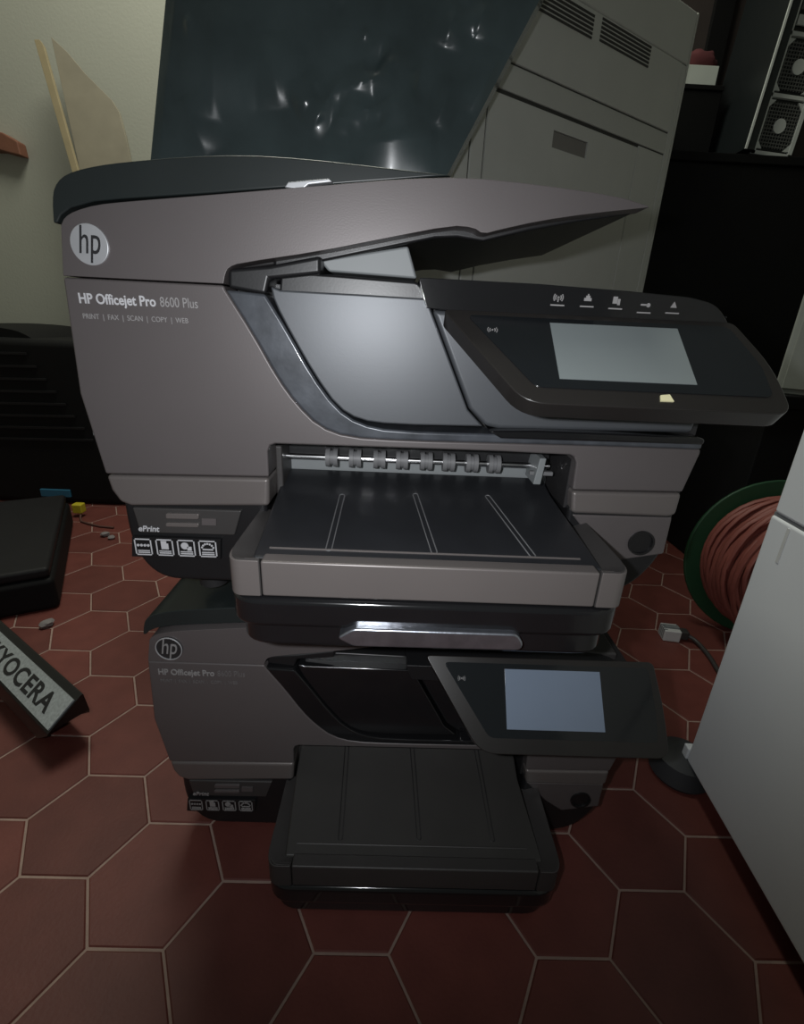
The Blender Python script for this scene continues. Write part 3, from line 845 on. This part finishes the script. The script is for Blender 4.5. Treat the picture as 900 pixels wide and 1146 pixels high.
for zc in (.067, .192):
    g = bmesh.new()
    R_ = .046
    N = 12
    st = 2 * R_ / N
    for k in range(N + 1):
        a = -R_ + k * st
        add_box(g, (.058 + a - .0011, -.001, zc - R_ - .004), (.058 + a + .0011, .0005, zc + R_ + .004))
        add_box(g, (.058 - R_, -.0015, zc + a - .0011), (.058 + R_, .0000, zc + a + .0011))
    fg = from_bm('fan_grille', g, MESH, ch)
    cyl('hub', (.058, -.003, zc), (.058, .002, zc), .0165, CHW, fg, n=20)
    for sx_ in (-1, 1):
        for sz in (-1, 1):
            prism('corner_plate', [(.058 + sx_ * .047, -.003, zc + sz * .053), (.058 + sx_ * .030, -.003, zc + sz * .053), (.058 + sx_ * .047, -.003, zc + sz * .034)],
                  [(.058 + sx_ * .047, .002, zc + sz * .053), (.058 + sx_ * .030, .002, zc + sz * .053), (.058 + sx_ * .047, .002, zc + sz * .034)], CHW, fg)
for k in range(6):
    box('expansion_slot', (.018, -.003, .272 + .03 * k), (W - .012, .002, .292 + .03 * k), CHW if k % 2 == 0 else MESH, ch, bevel=.0006)

# grey box on a low black stand at the right edge
st_ = thing('low_black_stand', 'low black stand under the grey metal box, behind the cable coil', 'stand', (1.0, .82, 0))
og = (1.0, .82, 0)
e0 = at_y(865, 440, .62); 
box('body', *lb((e0.x - .01, .60, 0), (1.45, 1.04, e0.z - .03), og), BLK, st_, bevel=.004)
box('top', *lb((e0.x - .03, .585, e0.z - .03), (1.45, 1.05, e0.z), og), BLK, st_, bevel=.004)
gb = thing('grey_metal_box', 'plain grey metal box on the low black stand', 'box', (e0.x, .62, e0.z), math.radians(-38))
box('body', (0, 0, 0), (.36, .28, .30), mat('grey_box_paint', (.34, .36, .33), .6), gb, bevel=.004)
box('front_plate', (.012, -.004, .012), (.348, .002, .288), mat('grey_box_front', (.30, .32, .29), .6), gb, bevel=.002)

# white cabinet in the near right with a dark foot
ang = math.atan2(-.0176, .2354)   # slight turn
cab = thing('white_cabinet', 'white metal cabinet on dark round feet, nearest to the cable coil', 'cabinet', (.392, .018, 0))
cab.rotation_euler = (0, 0, math.atan2(.0176, -.2354) + math.pi)
cab.rotation_euler = (0, 0, -math.atan2(.0176, .2354))
WH = mat('white_enamel', (.80, .83, .86), .45, 0, .04, 10, .03, 400)
WH2 = mat('white_enamel_seam', (.20, .21, .22), .6)
zb = .036; zs = .397
box('lower_body', (0, -.62, zb), (.42, 0, zs - .0015), WH, cab, bevel=.004)
box('seam', (.002, -.618, zs - .002), (.418, -.002, zs + .002), WH2, cab)
box('upper_body', (0.0, -.62, zs + .0015), (.42, -.003, .66), WH, cab, bevel=.004)
box('corner_tab', (-.001, .0, zb), (.03, .012, zb + .018), WH, cab, bevel=.002)
box('side_groove', (-.0006, -.034, zs - .045), (.001, -.030, zs - .006), WHITEP, cab)
FT = mat('dark_foot', (.045, .048, .052), .55)
for (fx, fy) in ((.004, .012), (.40, .0), (.02, -.58), (.40, -.58)):
    bm = bmesh.new()
    add_cyl(bm, (fx, fy, 0.0), (fx, fy, .006), .036, .040, 28)
    add_cyl(bm, (fx, fy, .006), (fx, fy, .030), .040, .034, 28)
    add_cyl(bm, (fx, fy, .030), (fx, fy, .0365), .034, .020, 28)
    from_bm('foot', bm, FT, cab)

# coil of red cable on a green reel
RED = mat('red_cable', (.26, .075, .058), .55, 0, .25, 50)
GRN = mat('green_reel_plastic', (.012, .060, .024), .5, 0, .2, 20)
reel = thing('cable_reel', 'green cable reel wound with faded red cable behind the white cabinet', 'cable reel', (.738, .335, 0))
# axis tilts a little to the camera; the coil is a thick ring seen half side on
RC = Vector((0, 0, .166)); ax = Vector((-.16, -.97, .14)).normalized()
e1 = ax.orthogonal().normalized(); e1 = (Vector((0, 0, 1)) - ax * ax.z).normalized(); e2 = ax.cross(e1)
def disc(name, c, r, t, m):
    bm = bmesh.new(); add_cyl(bm, c - ax * t / 2, c + ax * t / 2, r, n=48)
    return from_bm(name, bm, m, reel, bevel=.003)
disc('flange', RC - ax * .068, .164, .008, GRN)
disc('core', RC - ax * .004, .055, .09, GRN)
rng = random.Random(3)
bm = bmesh.new()
for layer in range(6):
    rr = .072 + .0125 * layer + rng.uniform(-.003, .003)
    for k in range(10):
        off = -.056 + .0122 * k + (0.006 if layer % 2 else 0)
        ph = rng.uniform(0, 6.28); wob = rng.uniform(.002, .009); sk = rng.uniform(-.030, .030)
        pts = []
        for q in range(37):
            th = 2 * math.pi * q / 36
            r2 = min(.146, rr) + wob * .6 * math.sin(3 * th + ph)
            pts.append(RC + ax * (off + sk * math.sin(th + ph)) + (e1 * math.cos(th) + e2 * math.sin(th)) * r2)
        add_tube(bm, pts, .0052, 6)
from_bm('wound_cable', bm, RED, reel, ang=60)
# network plug with its grey cable
q = at_z(752, 708, .012)
pg = thing('network_plug', 'clear white network plug on a grey cable end, on the tiles by the reel', 'plug', (q.x, q.y, 0), math.radians(-8))
pl = box('plug_body', (-.020, -.015, .0), (.012, .015, .024), WHITEP, pg, bevel=.002)
box('latch', (-.018, -.005, .024), (.010, .005, .028), INNER, pl, bevel=.001)
for k in range(4):
    box('contact', (-.0205, -.011 + .006 * k, .004), (-.014, -.008 + .006 * k, .0246), INNER, pl)
box('boot', (.012, -.009, .003), (.030, .009, .021), DARKG, pg, bevel=.003)
tube('cord', curve_pts([(.028, 0, .011), (.045, -.012, .006), (.05, -.06, .0045), (.045, -.11, .0045), (.055, -.17, .0045), (.12, -.19, .0045)], 2), .0042, DARKG, pg)
